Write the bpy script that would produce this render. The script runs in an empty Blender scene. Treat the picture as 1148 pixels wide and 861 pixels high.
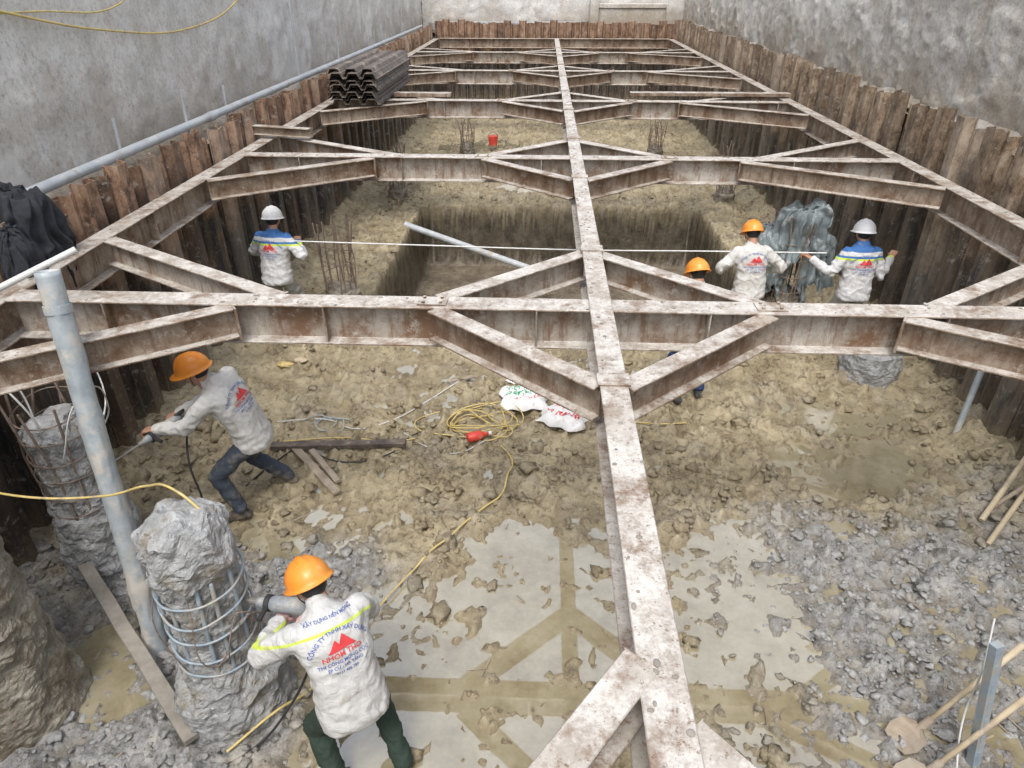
import bpy, bmesh, math, random
import numpy as np
from mathutils import Vector, Matrix, noise
from mathutils.bvhtree import BVHTree
random.seed(7); np.random.seed(7)
SC=bpy.context.scene
COL=SC.collection
R=math.radians

# ------------------------------------------------------------ noise
def _h(ix,iy,seed):
    n=(ix.astype(np.int64)*374761393+iy.astype(np.int64)*668265263+seed*982451653)&0xffffffff
    n=((n^(n>>13))*1274126177)&0xffffffff
    return ((n^(n>>16))&0xffff)/65535.0
def vn(x,y,seed=0):
    x=np.asarray(x,float);y=np.asarray(y,float)
    ix=np.floor(x);iy=np.floor(y);fx=x-ix;fy=y-iy
    fx=fx*fx*(3-2*fx);fy=fy*fy*(3-2*fy)
    a=_h(ix,iy,seed);b=_h(ix+1,iy,seed);c=_h(ix,iy+1,seed);d=_h(ix+1,iy+1,seed)
    return a+(b-a)*fx+(c-a)*fy+(a-b-c+d)*fx*fy
def fbm(x,y,seed=0,o=4):
    s=0;a=.5;t=0
    for i in range(o):
        s=s+a*vn(x,y,seed+i*17);t+=a;a*=.5
        x,y=x*1.7-y*1.1+3.1,x*1.1+y*1.7+1.7
    return s/t
def ss(a,b,x):
    t=np.clip((x-a)/(b-a),0,1);return t*t*(3-2*t)

# ------------------------------------------------------------ materials
class NT:
    def __init__(s,name):
        s.m=bpy.data.materials.new(name);s.m.use_nodes=True
        s.n=s.m.node_tree.nodes;s.l=s.m.node_tree.links
        s.b=s.n['Principled BSDF']
        s.tc=s.n.new('ShaderNodeTexCoord')
    def link(s,a,b):s.l.new(a,b)
    def mapping(s,scale=(1,1,1),src=None):
        mp=s.n.new('ShaderNodeMapping');mp.inputs['Scale'].default_value=scale
        s.link(src or s.tc.outputs['Object'],mp.inputs['Vector']);return mp.outputs[0]
    def noise(s,scale,detail=5,rough=.6,vec=None,dist=0.0):
        n=s.n.new('ShaderNodeTexNoise');n.inputs['Scale'].default_value=scale
        n.inputs['Detail'].default_value=min(detail,5);n.inputs['Roughness'].default_value=rough
        n.inputs['Distortion'].default_value=dist
        s.link(vec or s.tc.outputs['Object'],n.inputs['Vector']);return n.outputs['Fac']
    def ramp(s,fac,stops):
        r=s.n.new('ShaderNodeValToRGB');e=r.color_ramp.elements
        while len(e)<len(stops):e.new(.5)
        for k,(p,c) in zip(e,stops):
            k.position=p;k.color=(c if len(c)==4 else (*c,1)) if not isinstance(c,(int,float)) else (c,c,c,1)
        s.link(fac,r.inputs[0]);return r.outputs[0]
    def mix(s,f,a,b,mode='MIX'):
        m=s.n.new('ShaderNodeMix');m.data_type='RGBA';m.blend_type=mode
        for sock,v in ((m.inputs[0],f),(m.inputs[6],a),(m.inputs[7],b)):
            if hasattr(v,'links'):s.link(v,sock)
            elif isinstance(v,(int,float)):sock.default_value=v
            else:sock.default_value=(*v,1)
        return m.outputs[2]
    def math(s,op,a,b=0.0):
        m=s.n.new('ShaderNodeMath');m.operation=op
        for sock,v in ((m.inputs[0],a),(m.inputs[1],b)):
            if hasattr(v,'links'):s.link(v,sock)
            else:sock.default_value=v
        return m.outputs[0]
    def attr(s,name):
        a=s.n.new('ShaderNodeAttribute');a.attribute_name=name;return a
    def bump(s,fac,strength=.4,dist=.01,prev=None):
        b=s.n.new('ShaderNodeBump');b.inputs['Strength'].default_value=strength
        b.inputs['Distance'].default_value=dist;s.link(fac,b.inputs['Height'])
        if prev:s.link(prev,b.inputs['Normal'])
        return b.outputs[0]
    def out(s,col=None,rough=.8,normal=None,metal=0.0,spec=None):
        if col is not None:
            if hasattr(col,'links'):s.link(col,s.b.inputs['Base Color'])
            else:s.b.inputs['Base Color'].default_value=(*col,1)
        if hasattr(rough,'links'):s.link(rough,s.b.inputs['Roughness'])
        else:s.b.inputs['Roughness'].default_value=rough
        if normal:s.link(normal,s.b.inputs['Normal'])
        s.b.inputs['Metallic'].default_value=metal
        if spec is not None:s.b.inputs['Specular IOR Level'].default_value=spec
        return s.m

def simple(name,c1,c2,scale=6,rough=.8,bump=.3,bscale=40,bdist=.004,stretch=(1,1,1),dirt=None,metal=0):
    t=NT(name);v=t.mapping(stretch)
    c=t.ramp(t.noise(scale,8,.65,v),[(.32,c1),(.68,c2)])
    if dirt:
        d=t.ramp(t.noise(scale*.6+1.3,10,.7),[(dirt[1],0.0),(dirt[1]+.12,1.0)])
        c=t.mix(d,c,dirt[0])
    nb=t.bump(t.noise(bscale,4,.6,v),bump,bdist)
    return t.out(c,rough,nb,metal)

def steel_mat(name,web1,web2,dust,rustc,lvl=.5):
    t=NT(name)
    base=t.ramp(t.noise(3.2,10,.72),[(.36,rustc),(.47,web1),(.62,web2)])
    st=t.noise(10,5,.7,t.mapping((1,1,.15)))
    base=t.mix(t.ramp(st,[(.50,0.0),(.62,.85)]),base,rustc)
    g=t.n.new('ShaderNodeNewGeometry');sx=t.n.new('ShaderNodeSeparateXYZ');t.link(g.outputs['Normal'],sx.inputs[0])
    up=t.ramp(sx.outputs[2],[(.5,0.0),(.9,1.0)])
    dn=t.ramp(t.noise(4,12,.8),[(.41,0.1),(.55,1.0)])
    dustc=t.ramp(t.noise(9,8,.85),[(.36,tuple(x*y for x,y in zip(dust,(.50,.46,.41)))),(.49,tuple(x*.82 for x in dust)),(.62,dust)])
    c=t.mix(t.math('MULTIPLY',up,dn),base,dustc)
    spl=t.ramp(t.noise(11,10,.85),[(.57,0.0),(.62,lvl)])
    c=t.mix(spl,c,tuple(min(1,x*1.02) for x in dust))
    pit=t.ramp(t.noise(34,5,.85),[(.57,0.0),(.64,.9)])
    c=t.mix(pit,c,rustc)
    nb=t.bump(t.noise(50,5,.75),.5,.005)
    ro=t.ramp(t.noise(6,5,.7),[(.35,.34),(.65,.7)])
    return t.out(c,ro,nb)
M={}
M['steel']=steel_mat('weathered_steel',(.32,.27,.22),(.46,.425,.375),(.64,.605,.555),(.18,.105,.06),.4)
M['steel_brown']=steel_mat('rusty_brown_steel',(.23,.165,.115),(.36,.30,.235),(.60,.56,.505),(.135,.075,.042),.35)
M['galv']=simple('galvanised_pipe',(.25,.29,.31),(.42,.46,.48),5,.4,.4,30,.006,dirt=((.50,.47,.42),.50))
M['pipe_grey']=simple('grey_pipe',(.38,.41,.43),(.54,.56,.57),4,.5,.15,30,.002,dirt=((.40,.34,.27),.56))
def pile_mat(name,top1,top2,low1,low2,zc):
    t=NT(name);a=t.attr('rnd').outputs['Fac']
    sx=t.n.new('ShaderNodeSeparateXYZ');t.link(t.tc.outputs['Object'],sx.inputs[0])
    n1=t.noise(8,5,.8,t.mapping((1,1,.16)));n2=t.noise(2.2,5,.75);n3=t.noise(9,5,.85);n4=t.noise(6,5,.85,t.mapping((1,1,.6)))
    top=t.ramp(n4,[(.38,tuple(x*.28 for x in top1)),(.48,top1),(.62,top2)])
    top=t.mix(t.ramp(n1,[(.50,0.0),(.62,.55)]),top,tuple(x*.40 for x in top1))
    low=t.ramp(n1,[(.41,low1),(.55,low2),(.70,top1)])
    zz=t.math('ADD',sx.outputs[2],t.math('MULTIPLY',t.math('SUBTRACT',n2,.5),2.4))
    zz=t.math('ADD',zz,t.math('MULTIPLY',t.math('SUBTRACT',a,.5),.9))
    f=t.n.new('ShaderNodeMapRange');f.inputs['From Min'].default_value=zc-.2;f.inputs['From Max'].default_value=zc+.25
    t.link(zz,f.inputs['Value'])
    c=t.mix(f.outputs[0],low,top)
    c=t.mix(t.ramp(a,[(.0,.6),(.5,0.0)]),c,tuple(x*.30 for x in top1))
    c=t.mix(t.ramp(a,[(.75,0.0),(1,.3)]),c,(.42,.385,.335))
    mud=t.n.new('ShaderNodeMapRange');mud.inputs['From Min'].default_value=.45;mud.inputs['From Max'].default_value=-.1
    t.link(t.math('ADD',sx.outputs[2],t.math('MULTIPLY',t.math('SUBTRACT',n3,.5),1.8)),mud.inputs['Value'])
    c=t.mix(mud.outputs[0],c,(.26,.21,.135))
    lime=t.ramp(n3,[(.57,0.0),(.63,.5)])
    c=t.mix(lime,c,(.47,.445,.40))
    nb=t.bump(n4,.5,.012);nb=t.bump(t.noise(40,4,.8),.6,.010,nb)
    return t.out(c,.52,nb)
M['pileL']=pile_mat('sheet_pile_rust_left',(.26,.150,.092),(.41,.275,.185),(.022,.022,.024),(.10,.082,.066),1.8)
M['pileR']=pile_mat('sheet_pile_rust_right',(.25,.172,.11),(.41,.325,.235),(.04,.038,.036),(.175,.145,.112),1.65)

def wall_mat(name,c1,c2,c3,stain,rb,bd,zl):
    t=NT(name)
    n1=t.noise(.9,5,.8)
    c=t.ramp(n1,[(.33,c1),(.5,c2),(.68,c3)])
    c=t.mix(t.ramp(t.noise(2.4,5,.85,t.mapping((1,1,.35))),[(.48,0.0),(.68,.6)]),c,stain)
    sx=t.n.new('ShaderNodeSeparateXYZ');t.link(t.tc.outputs['Object'],sx.inputs[0])
    z=t.math('ADD',sx.outputs[2],t.math('MULTIPLY',t.math('SUBTRACT',t.noise(1.6,5,.8),.5),2.2))
    f=t.n.new('ShaderNodeMapRange');f.inputs['From Min'].default_value=zl+.5;f.inputs['From Max'].default_value=zl-.3
    t.link(z,f.inputs['Value']);c=t.mix(t.math('MULTIPLY',f.outputs[0],.75),c,tuple(x*.85 for x in stain))
    c=t.mix(t.ramp(t.noise(22,5,.85),[(.36,.5),(.5,0.0)]),c,tuple(x*.4 for x in stain))
    pn=t.noise(.42,5,.7)
    ed=t.ramp(pn,[(.54,0.0),(.58,.35)])
    c=t.mix(ed,c,tuple(min(1,x*1.10) for x in c3))
    nb=t.bump(t.noise(13,5,.85),rb,bd)
    return t.out(c,.9,nb)
M['wallL']=wall_mat('cement_render_smooth',(.55,.54,.515),(.66,.65,.63),(.74,.735,.72),(.45,.385,.31),.4,.02,2.9)
M['wallR']=wall_mat('rough_cement_render',(.50,.475,.43),(.62,.595,.55),(.70,.68,.64),(.38,.31,.225),.8,.04,3.1)
M['concrete']=simple('rough_concrete',(.21,.215,.215),(.45,.455,.45),7,.8,.9,24,.035,dirt=((.25,.225,.18),.54))
M['concrete_wet']=simple('muddy_concrete',(.18,.16,.125),(.34,.31,.25),6,.55,.9,20,.03,dirt=((.15,.12,.08),.5))
M['rebar']=simple('rebar_steel',(.16,.11,.08),(.30,.24,.20),20,.6,.4,200,.002)
M['bluerod']=simple('muddy_bluish_rod',(.22,.30,.37),(.38,.44,.48),14,.5,.3,80,.002,dirt=((.38,.36,.32),.47))
M['wood']=simple('weathered_wood',(.24,.19,.14),(.42,.35,.27),5,.85,.6,30,.004,stretch=(1,1,6),dirt=((.34,.30,.24),.55))
M['wood_pale']=simple('pale_wood_handle',(.42,.34,.22),(.60,.51,.36),6,.7,.3,30,.002,dirt=((.34,.28,.21),.53))
M['wood_grey']=simple('muddy_grey_plank',(.19,.17,.14),(.34,.31,.27),6,.85,.6,30,.004)
M['darksteel']=simple('dark_steel',(.06,.05,.045),(.19,.15,.12),8,.6,.4,50,.004,dirt=((.38,.33,.27),.56))
M['yellow']=simple('yellow_hose_rubber',(.50,.38,.12),(.68,.54,.22),12,.5,.1,dirt=((.40,.32,.2),.52))
M['white']=simple('white_cable_pvc',(.55,.55,.53),(.70,.70,.67),12,.5,.1)
M['black']=simple('black_cable_rubber',(.02,.02,.02),(.04,.04,.04),12,.6,.1)
M['rope']=simple('white_rope',(.7,.7,.68),(.82,.82,.8),12,.8,.3)
M['red']=simple('red_plastic',(.6,.05,.04),(.72,.09,.05),8,.4,.1,dirt=((.45,.30,.2),.58))
M['blackcloth']=simple('black_cloth',(.010,.011,.015),(.035,.037,.045),9,.9,.6,60,.004)
M['tarp']=simple('grey_plastic_tarp',(.15,.185,.19),(.33,.375,.385),5,.35,.5,14,.014,dirt=((.60,.62,.62),.57))
M['sack']=simple('white_woven_sack',(.70,.70,.69),(.80,.80,.79),6,.65,.5,120,.002,dirt=((.48,.42,.32),.58))
M['drillbody']=simple('drill_grey_plastic',(.18,.20,.22),(.33,.35,.37),10,.5,.2,60,.002,dirt=((.45,.42,.37),.5))
M['bit']=simple('chisel_steel',(.25,.24,.22),(.4,.38,.35),10,.4,.1,metal=.6)
def dirtycloth(name,c,dirtc=(.38,.33,.26),band=None,yoke=None,dl=.57):
    t=NT(name)
    col=t.ramp(t.noise(9,5,.6),[(.3,tuple(x*.86 for x in c)),(.7,c)])
    if yoke or band:
        s=t.attr('s').outputs['Fac']
    if yoke:
        col=t.mix(t.ramp(s,[(yoke[0],0.0),(yoke[0]+.005,1.0)]),col,yoke[1])
    if band:
        for b0,b1,bc in band:
            r=t.ramp(s,[(b0,0.0),(b0+.003,1.0),(b1,1.0),(b1+.003,0.0)])
            col=t.mix(r,col,bc)
    col=t.mix(t.ramp(t.noise(5,5,.8),[(dl,0.0),(dl+.1,.6)]),col,dirtc)
    nb=t.bump(t.noise(15,4,.6,dist=1.2),.7,.018)
    return t.out(col,.85,nb)
LIME=(.62,.75,.10)
M['jk_grey']=dirtycloth('grey_white_jacket',(.60,.60,.585),band=[(.395,.41,LIME)],dl=.55)
M['jk_grey2']=dirtycloth('light_jacket',(.64,.63,.60),dl=.54)
M['jk_blue']=dirtycloth('white_blue_jacket',(.66,.66,.66),yoke=(.43,(.05,.15,.38)),band=[(.36,.385,(.05,.18,.44)),(.335,.36,LIME)])
M['tr_green']=dirtycloth('dark_green_trousers',(.030,.052,.038),(.08,.09,.07),dl=.6)
M['tr_navy']=dirtycloth('navy_trousers',(.05,.065,.09),(.22,.20,.17),dl=.50)
M['tr_blue']=dirtycloth('blue_trousers',(.03,.06,.16),(.14,.13,.12),dl=.6)
M['tr_grey']=dirtycloth('grey_muddy_trousers',(.36,.36,.33),(.26,.22,.16),dl=.5)
M['boot']=dirtycloth('muddy_boots',(.05,.05,.05),(.28,.23,.16),dl=.45)
M['skin']=simple('skin',(.40,.21,.13),(.50,.28,.18),10,.55,.15,80,.001)
M['glove']=simple('pink_grey_gloves',(.62,.33,.33),(.72,.50,.48),10,.8,.3,90,.002)
M['hair']=simple('black_hair',(.008,.007,.006),(.02,.018,.016),40,.5,.6,200,.003)
M['eye']=simple('eye_dark',(.02,.015,.01),(.03,.02,.015),10,.2,0)
M['lip']=simple('lips',(.36,.13,.10),(.42,.17,.13),10,.5,0)
M['hel_o']=simple('orange_helmet_plastic',(.82,.26,.03),(.90,.34,.05),5,.35,.1,30,.002,dirt=((.74,.40,.17),.58))
M['hel_w']=simple('white_helmet_plastic',(.76,.77,.77),(.85,.85,.85),5,.35,.1,30,.002,dirt=((.60,.57,.51),.62))
M['logo_red']=simple('logo_red_print',(.66,.04,.05),(.72,.09,.09),10,.7,.05)
M['logo_blue']=simple('logo_blue_print',(.06,.11,.36),(.10,.16,.42),10,.7,.05)
M['print_green']=simple('green_print',(.05,.35,.18),(.08,.42,.22),10,.7,.05)

# ground
t=NT('muddy_ground_soil')
g=t.attr('grey').outputs['Fac'];w=t.attr('wet').outputs['Fac'];pt=t.attr('pit').outputs['Fac']
n23=t.noise(2.3,5,.82);n7=t.noise(7,5,.85);n15=t.noise(15,5,.85)
tan=t.ramp(n23,[(.34,(.195,.152,.092)),(.46,(.34,.28,.172)),(.62,(.48,.41,.27))])
gr=t.ramp(n7,[(.34,(.145,.143,.137)),(.48,(.29,.288,.28)),(.64,(.46,.458,.45))])
c=t.mix(g,tan,gr)
c=t.mix(t.ramp(n15,[(.38,.8),(.48,0.0)]),c,(.11,.086,.054))
c=t.mix(t.ramp(n7,[(.56,0.0),(.64,.45)]),c,(.48,.435,.335))
c=t.mix(t.math('MULTIPLY',w,.5),c,(.19,.15,.09))
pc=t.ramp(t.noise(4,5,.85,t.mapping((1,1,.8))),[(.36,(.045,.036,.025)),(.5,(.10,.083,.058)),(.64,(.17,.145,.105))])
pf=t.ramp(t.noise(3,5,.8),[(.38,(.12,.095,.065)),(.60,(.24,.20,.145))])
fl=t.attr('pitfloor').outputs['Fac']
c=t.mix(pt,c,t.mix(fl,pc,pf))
nb=t.bump(n15,.6,.03);nb=t.bump(t.noise(45,4,.8),.7,.012,nb)
rn=t.ramp(n23,[(.40,.24),(.58,.68)])
ro=t.math('SUBTRACT',rn,t.math('MULTIPLY',w,.12))
M['ground']=t.out(c,ro,nb)
t=NT('milky_puddle_water')
c=t.ramp(t.noise(1.4,5,.8),[(.36,(.27,.225,.135)),(.5,(.36,.315,.20)),(.62,(.43,.385,.27))])
nb=t.bump(t.noise(5,2,.5),.06,.01)
M['water']=t.out(c,.025,nb);t.b.inputs['IOR'].default_value=2.4
t.b.inputs['Coat Weight'].default_value=1;t.b.inputs['Coat Roughness'].default_value=.015;t.b.inputs['Coat IOR'].default_value=2.3
t=NT('mud_clod_soil');g=t.attr('grey').outputs['Fac']
n=t.noise(12,5,.8)
tan=t.ramp(n,[(.34,(.14,.108,.064)),(.62,(.36,.30,.19))])
gr=t.ramp(n,[(.34,(.15,.148,.14)),(.62,(.43,.427,.415))])
M['clod']=t.out(t.mix(g,tan,gr),.5,t.bump(t.noise(50,4,.8),.8,.012))

# ------------------------------------------------------------ geo helper
class Geo:
    def __init__(s):s.v=[];s.f=[];s.m=[]
    def add(s,v,f,mi=0):
        o=len(s.v);s.v+= [tuple(p) for p in v];s.f+=[tuple(i+o for i in q) for q in f];s.m+=[mi]*len(f);return s
    def box(s,x0,x1,y0,y1,z0,z1,mi=0,mat=None):
        v=[(x,y,z) for x in(x0,x1) for y in(y0,y1) for z in(z0,z1)]
        if mat:v=[tuple(mat@Vector(p)) for p in v]
        s.add(v,[(0,1,3,2),(4,6,7,5),(0,4,5,1),(2,3,7,6),(0,2,6,4),(1,5,7,3)],mi)
    def capsule(s,p0,p1,r0,r1,seg=14,mi=0,flat=False):
        p0=Vector(p0);p1=Vector(p1);d=p1-p0;L=d.length
        if L<1e-6:d=Vector((0,0,1));L=1e-6
        d=d/L
        a=d.orthogonal().normalized();b=d.cross(a)
        rings=[]
        if flat: rings=[(p0,r0),(p1,r1)]
        else:
            for k in range(1,4):
                an=math.pi/2*k/3;rings.append((p0-d*r0*math.cos(an),r0*math.sin(an)))
            for k in range(0,3):
                an=math.pi/2*k/3;rings.append((p1+d*r1*math.sin(an),r1*math.cos(an)))
        v=[];f=[]
        for c,r in rings:
            for i in range(seg):
                t=2*math.pi*i/seg;v.append(c+(a*math.cos(t)+b*math.sin(t))*r)
        n=len(rings)
        for k in range(n-1):
            for i in range(seg):
                j=(i+1)%seg;f.append((k*seg+i,k*seg+j,(k+1)*seg+j,(k+1)*seg+i))
        if flat:
            f.append(tuple(range(seg-1,-1,-1)));f.append(tuple((n-1)*seg+i for i in range(seg)))
        else:
            v.append(p0-d*r0);v.append(p1+d*r1);A=len(v)-2;B=len(v)-1
            for i in range(seg):
                j=(i+1)%seg;f.append((A,j,i));f.append((B,(n-1)*seg+i,(n-1)*seg+j))
        s.add(v,f,mi)
    def cyl(s,p0,p1,r0,r1=None,seg=16,mi=0):s.capsule(p0,p1,r0,r0 if r1 is None else r1,seg,mi,True)
    def loft(s,secs,seg=24,mi=0,power=2.0):
        v=[];f=[]
        for c,ra,fa,rx,ry in secs:
            for i in range(seg):
                t=2*math.pi*i/seg;ct,st=math.cos(t),math.sin(t)
                e=2/power
                v.append(Vector(c)+ra*(rx*math.copysign(abs(ct)**e,ct))+fa*(ry*math.copysign(abs(st)**e,st)))
        n=len(secs)
        for k in range(n-1):
            for i in range(seg):
                j=(i+1)%seg;f.append((k*seg+i,k*seg+j,(k+1)*seg+j,(k+1)*seg+i))
        f.append(tuple(range(seg-1,-1,-1)));f.append(tuple((n-1)*seg+i for i in range(seg)))
        s.add(v,f,mi)
    def ell(s,c,rx,ry,rz,seg=18,rings=12,mi=0):
        v=[];f=[];c=Vector(c)
        for k in range(1,rings):
            a=math.pi*k/rings
            for i in range(seg):
                t=2*math.pi*i/seg;v.append(c+Vector((rx*math.sin(a)*math.cos(t),ry*math.sin(a)*math.sin(t),rz*math.cos(a))))
        for k in range(rings-2):
            for i in range(seg):
                j=(i+1)%seg;f.append((k*seg+i,(k+1)*seg+i,(k+1)*seg+j,k*seg+j))
        v.append(c+Vector((0,0,rz)));v.append(c-Vector((0,0,rz)));A=len(v)-2;B=A+1
        for i in range(seg):
            j=(i+1)%seg;f.append((A,i,j));f.append((B,(rings-2)*seg+j,(rings-2)*seg+i))
        s.add(v,f,mi)
    def obj(s,name,mats,parent=None,smooth=False,bevel=0):
        me=bpy.data.meshes.new(name);me.from_pydata(s.v,[],s.f);me.update()
        if not isinstance(mats,(list,tuple)):mats=[mats]
        for m in mats:me.materials.append(m)
        if len(mats)>1:me.polygons.foreach_set('material_index',s.m)
        if smooth:me.polygons.foreach_set('use_smooth',[True]*len(me.polygons))
        o=bpy.data.objects.new(name,me);COL.objects.link(o)
        if parent:o.parent=parent
        if bevel:
            b=o.modifiers.new('bevel','BEVEL');b.width=bevel;b.segments=1;b.limit_method='ANGLE'
        return o
def empty(name,loc=(0,0,0),yaw=0):
    e=bpy.data.objects.new(name,None);e.empty_display_size=.2;e.location=loc;e.rotation_euler=(0,0,yaw);COL.objects.link(e);return e
def bake(o):
    dg=bpy.context.evaluated_depsgraph_get();dg.update()
    me=bpy.data.meshes.new_from_object(o.evaluated_get(dg));o.modifiers.clear();o.data=me;return o
def remesh(geo,name,mat,vox,it=4,parent=None):
    o=geo.obj(name,mat)
    r=o.modifiers.new('r','REMESH');r.mode='VOXEL';r.voxel_size=vox
    sm=o.modifiers.new('s','SMOOTH');sm.factor=.5;sm.iterations=it
    bake(o)
    o.data.polygons.foreach_set('use_smooth',[True]*len(o.data.polygons))
    if not o.data.materials:o.data.materials.append(mat)
    if parent:o.parent=parent
    return o
def cable(name,pts,r,mat,parent=None,cyc=False):
    cu=bpy.data.curves.new(name,'CURVE');cu.dimensions='3D';cu.bevel_depth=r;cu.bevel_resolution=1;cu.resolution_u=8
    sp=cu.splines.new('BEZIER');sp.bezier_points.add(len(pts)-1);sp.use_cyclic_u=cyc
    for b,p in zip(sp.bezier_points,pts):
        b.co=p;b.handle_left_type='AUTO';b.handle_right_type='AUTO'
    cu.materials.append(mat);o=bpy.data.objects.new(name,cu);COL.objects.link(o)
    if parent:o.parent=parent
    return o

# ------------------------------------------------------------ ground
PUD=[(0.0,3.55,.95,1.05,1),(-.95,3.2,.6,1.0,1),(-.95,2.2,.5,.6,.8),(0.0,2.5,.7,.6,.9),(1.55,3.7,.6,1.1,.95),(3.1,5.5,.8,.5,1),(3.3,6.4,.7,.35,.7),
     (-3.0,3.05,.4,.5,1),(-2.2,4.2,.35,.25,.6),(.6,4.6,.5,.35,.6),(1.2,7.3,.9,.3,.5),(-1.2,7.2,.7,.3,.4),(2.0,2.6,.4,.5,.6),(-1.6,4.5,.5,.3,.6),(2.5,4.7,.4,.3,.7),(0.3,16,1.6,.9,1),(-1.5,20,1.5,1,1)]
PX0,PX1,PY0,PY1=-2.5,3.3,9.0,14.1
FP=[(random.uniform(-3.2,4.0),random.uniform(2.2,8.5),random.uniform(0,3.14)) for _ in range(170)]
def pudm(x,y):
    p=0
    wx=x+.6*(fbm(x*2.2,y*2.2,50)-.5);wy=y+.6*(fbm(x*2.2,y*2.2,60)-.5)
    for cx,cy,rx,ry,s in PUD:
        d=((wx-cx)/rx)**2+((wy-cy)/ry)**2
        p=np.maximum(p,s*ss(1.35,.45,d))
    return p
def greym(x,y):
    n=fbm(x*1.3,y*1.3,90)-.5;n2=fbm(x*6,y*6,95)-.5
    a=ss(.9,1.9,x+n*1.6+n2*.8)*ss(4.8,3.5,y+n*1.6+n2*.9-.18*x)
    b=ss(-1.3,-1.9,x+n*1.2+n2*.5)*ss(4.3,3.5,y+n+n2*.4)
    c=ss(-1.0,-1.5,x+n)*ss(.5,0,abs(y-3.9)+n)*.8
    return np.clip(a+b+c+.15*ss(.55,.7,fbm(x*3,y*3,33)),0,1)
def inpit(x,y):
    n=.10*(fbm(x*3,y*3,5)-.5)+.05*(fbm(x*11,y*11,6)-.5)
    dx=np.minimum(x-PX0,PX1-x)+n;dy=np.minimum(y-PY0,PY1-y)+n
    return ss(0,.07,np.minimum(dx,dy))
def gh(x,y,fp=False):
    x=np.asarray(x,float);y=np.asarray(y,float)
    p=pudm(x,y);g=greym(x,y)
    base=.024+.06*(fbm(x*.9,y*.9,1)-.5)
    ch=fbm(x*4.5,y*4.5,11,4);ri=1-abs(2*ch-1)
    churn=.085*(ri-.66)+.075*(fbm(x*2.3,y*2.3,21)-.5)
    lump=.065*ss(.58,.75,fbm(x*7,y*7,31,3))+.040*ss(.60,.78,fbm(x*16,y*16,41,2))
    fine=.026*(fbm(x*26,y*26,51,3)-.5)
    z=base+churn*(1-.55*p)+lump*(1-.15*p)+fine*(1+g)-.060*p
    if fp:
        for fx,fy,fa in FP:
            m_=(abs(x-fx)<.3)&(abs(y-fy)<.3)
            dx=x[m_]-fx;dy=y[m_]-fy
            u=(dx*math.cos(fa)+dy*math.sin(fa))/.15;v=(-dx*math.sin(fa)+dy*math.cos(fa))/.06
            d=u*u+v*v
            z[m_]+=-.045*ss(1.1,.6,d)+.022*ss(2.2,1.3,d)*ss(.8,1.2,d)
    z=z+.16*ss(.55,0,np.minimum(x+4.05,4.65-x))
    q=inpit(x,y)
    z=z*(1-q)+q*(-1.25+.08*(fbm(x*2,y*2,71)-.5))
    return z
def H(x,y):return float(gh(np.array([x]),np.array([y]))[0])
xs=np.concatenate([np.arange(-4.4,-2.7,.03),np.arange(-2.7,-2.3,.02),np.arange(-2.3,3.1,.027),np.arange(3.1,3.5,.02),np.arange(3.5,5.0,.03)])
ys=np.concatenate([np.arange(-5,.6,.2),np.arange(.6,6.4,.026),np.arange(6.4,13.9,.045),np.arange(13.9,14.3,.02),np.arange(14.3,27.6,.1)])
X,Y=np.meshgrid(xs,ys);Z=gh(X,Y,True)
def gridmesh(name,X,Y,Z,mat,attrs):
    ny,nx=X.shape
    me=bpy.data.meshes.new(name)
    me.vertices.add(nx*ny);me.vertices.foreach_set('co',np.stack([X,Y,Z],-1).astype(np.float32).ravel())
    i=np.arange((ny-1)*(nx-1));r=i//(nx-1);c=i%(nx-1);a=r*nx+c
    q=np.stack([a,a+1,a+nx+1,a+nx],-1).astype(np.int32).ravel()
    me.loops.add(len(q));me.loops.foreach_set('vertex_index',q)
    me.polygons.add(len(i));me.polygons.foreach_set('loop_start',(np.arange(len(i))*4).astype(np.int32))
    me.polygons.foreach_set('loop_total',np.full(len(i),4,np.int32))
    me.update(calc_edges=True);me.validate()
    me.polygons.foreach_set('use_smooth',[True]*len(i))
    for k,v in attrs.items():
        at=me.attributes.new(k,'FLOAT','POINT');at.data.foreach_set('value',v.astype(np.float32).ravel())
    me.materials.append(mat);o=bpy.data.objects.new(name,me);COL.objects.link(o);return o
G=greym(X,Y);W=ss(.06,.0,Z)
gridmesh('muddy_ground',X,Y,Z,M['ground'],{'grey':G,'wet':W,'pit':ss(-.07,-.14,Z),'pitfloor':ss(-1.15,-1.2,Z)})
def sheet(name,x0,x1,y0,y1,z,mat,n=2):
    g=Geo();g.add([(x0,y0,z),(x1,y0,z),(x1,y1,z),(x0,y1,z)],[(0,1,2,3)]);return g.obj(name,mat)
sheet('puddle_water',-4.4,5,-5,8.75,0,M['water'])
sheet('puddle_water',-4.4,5,14.4,27.5,0,M['water'])
sheet('pit_water',-1.9,2.7,9.3,11.6,-1.245,M['water'])
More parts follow.
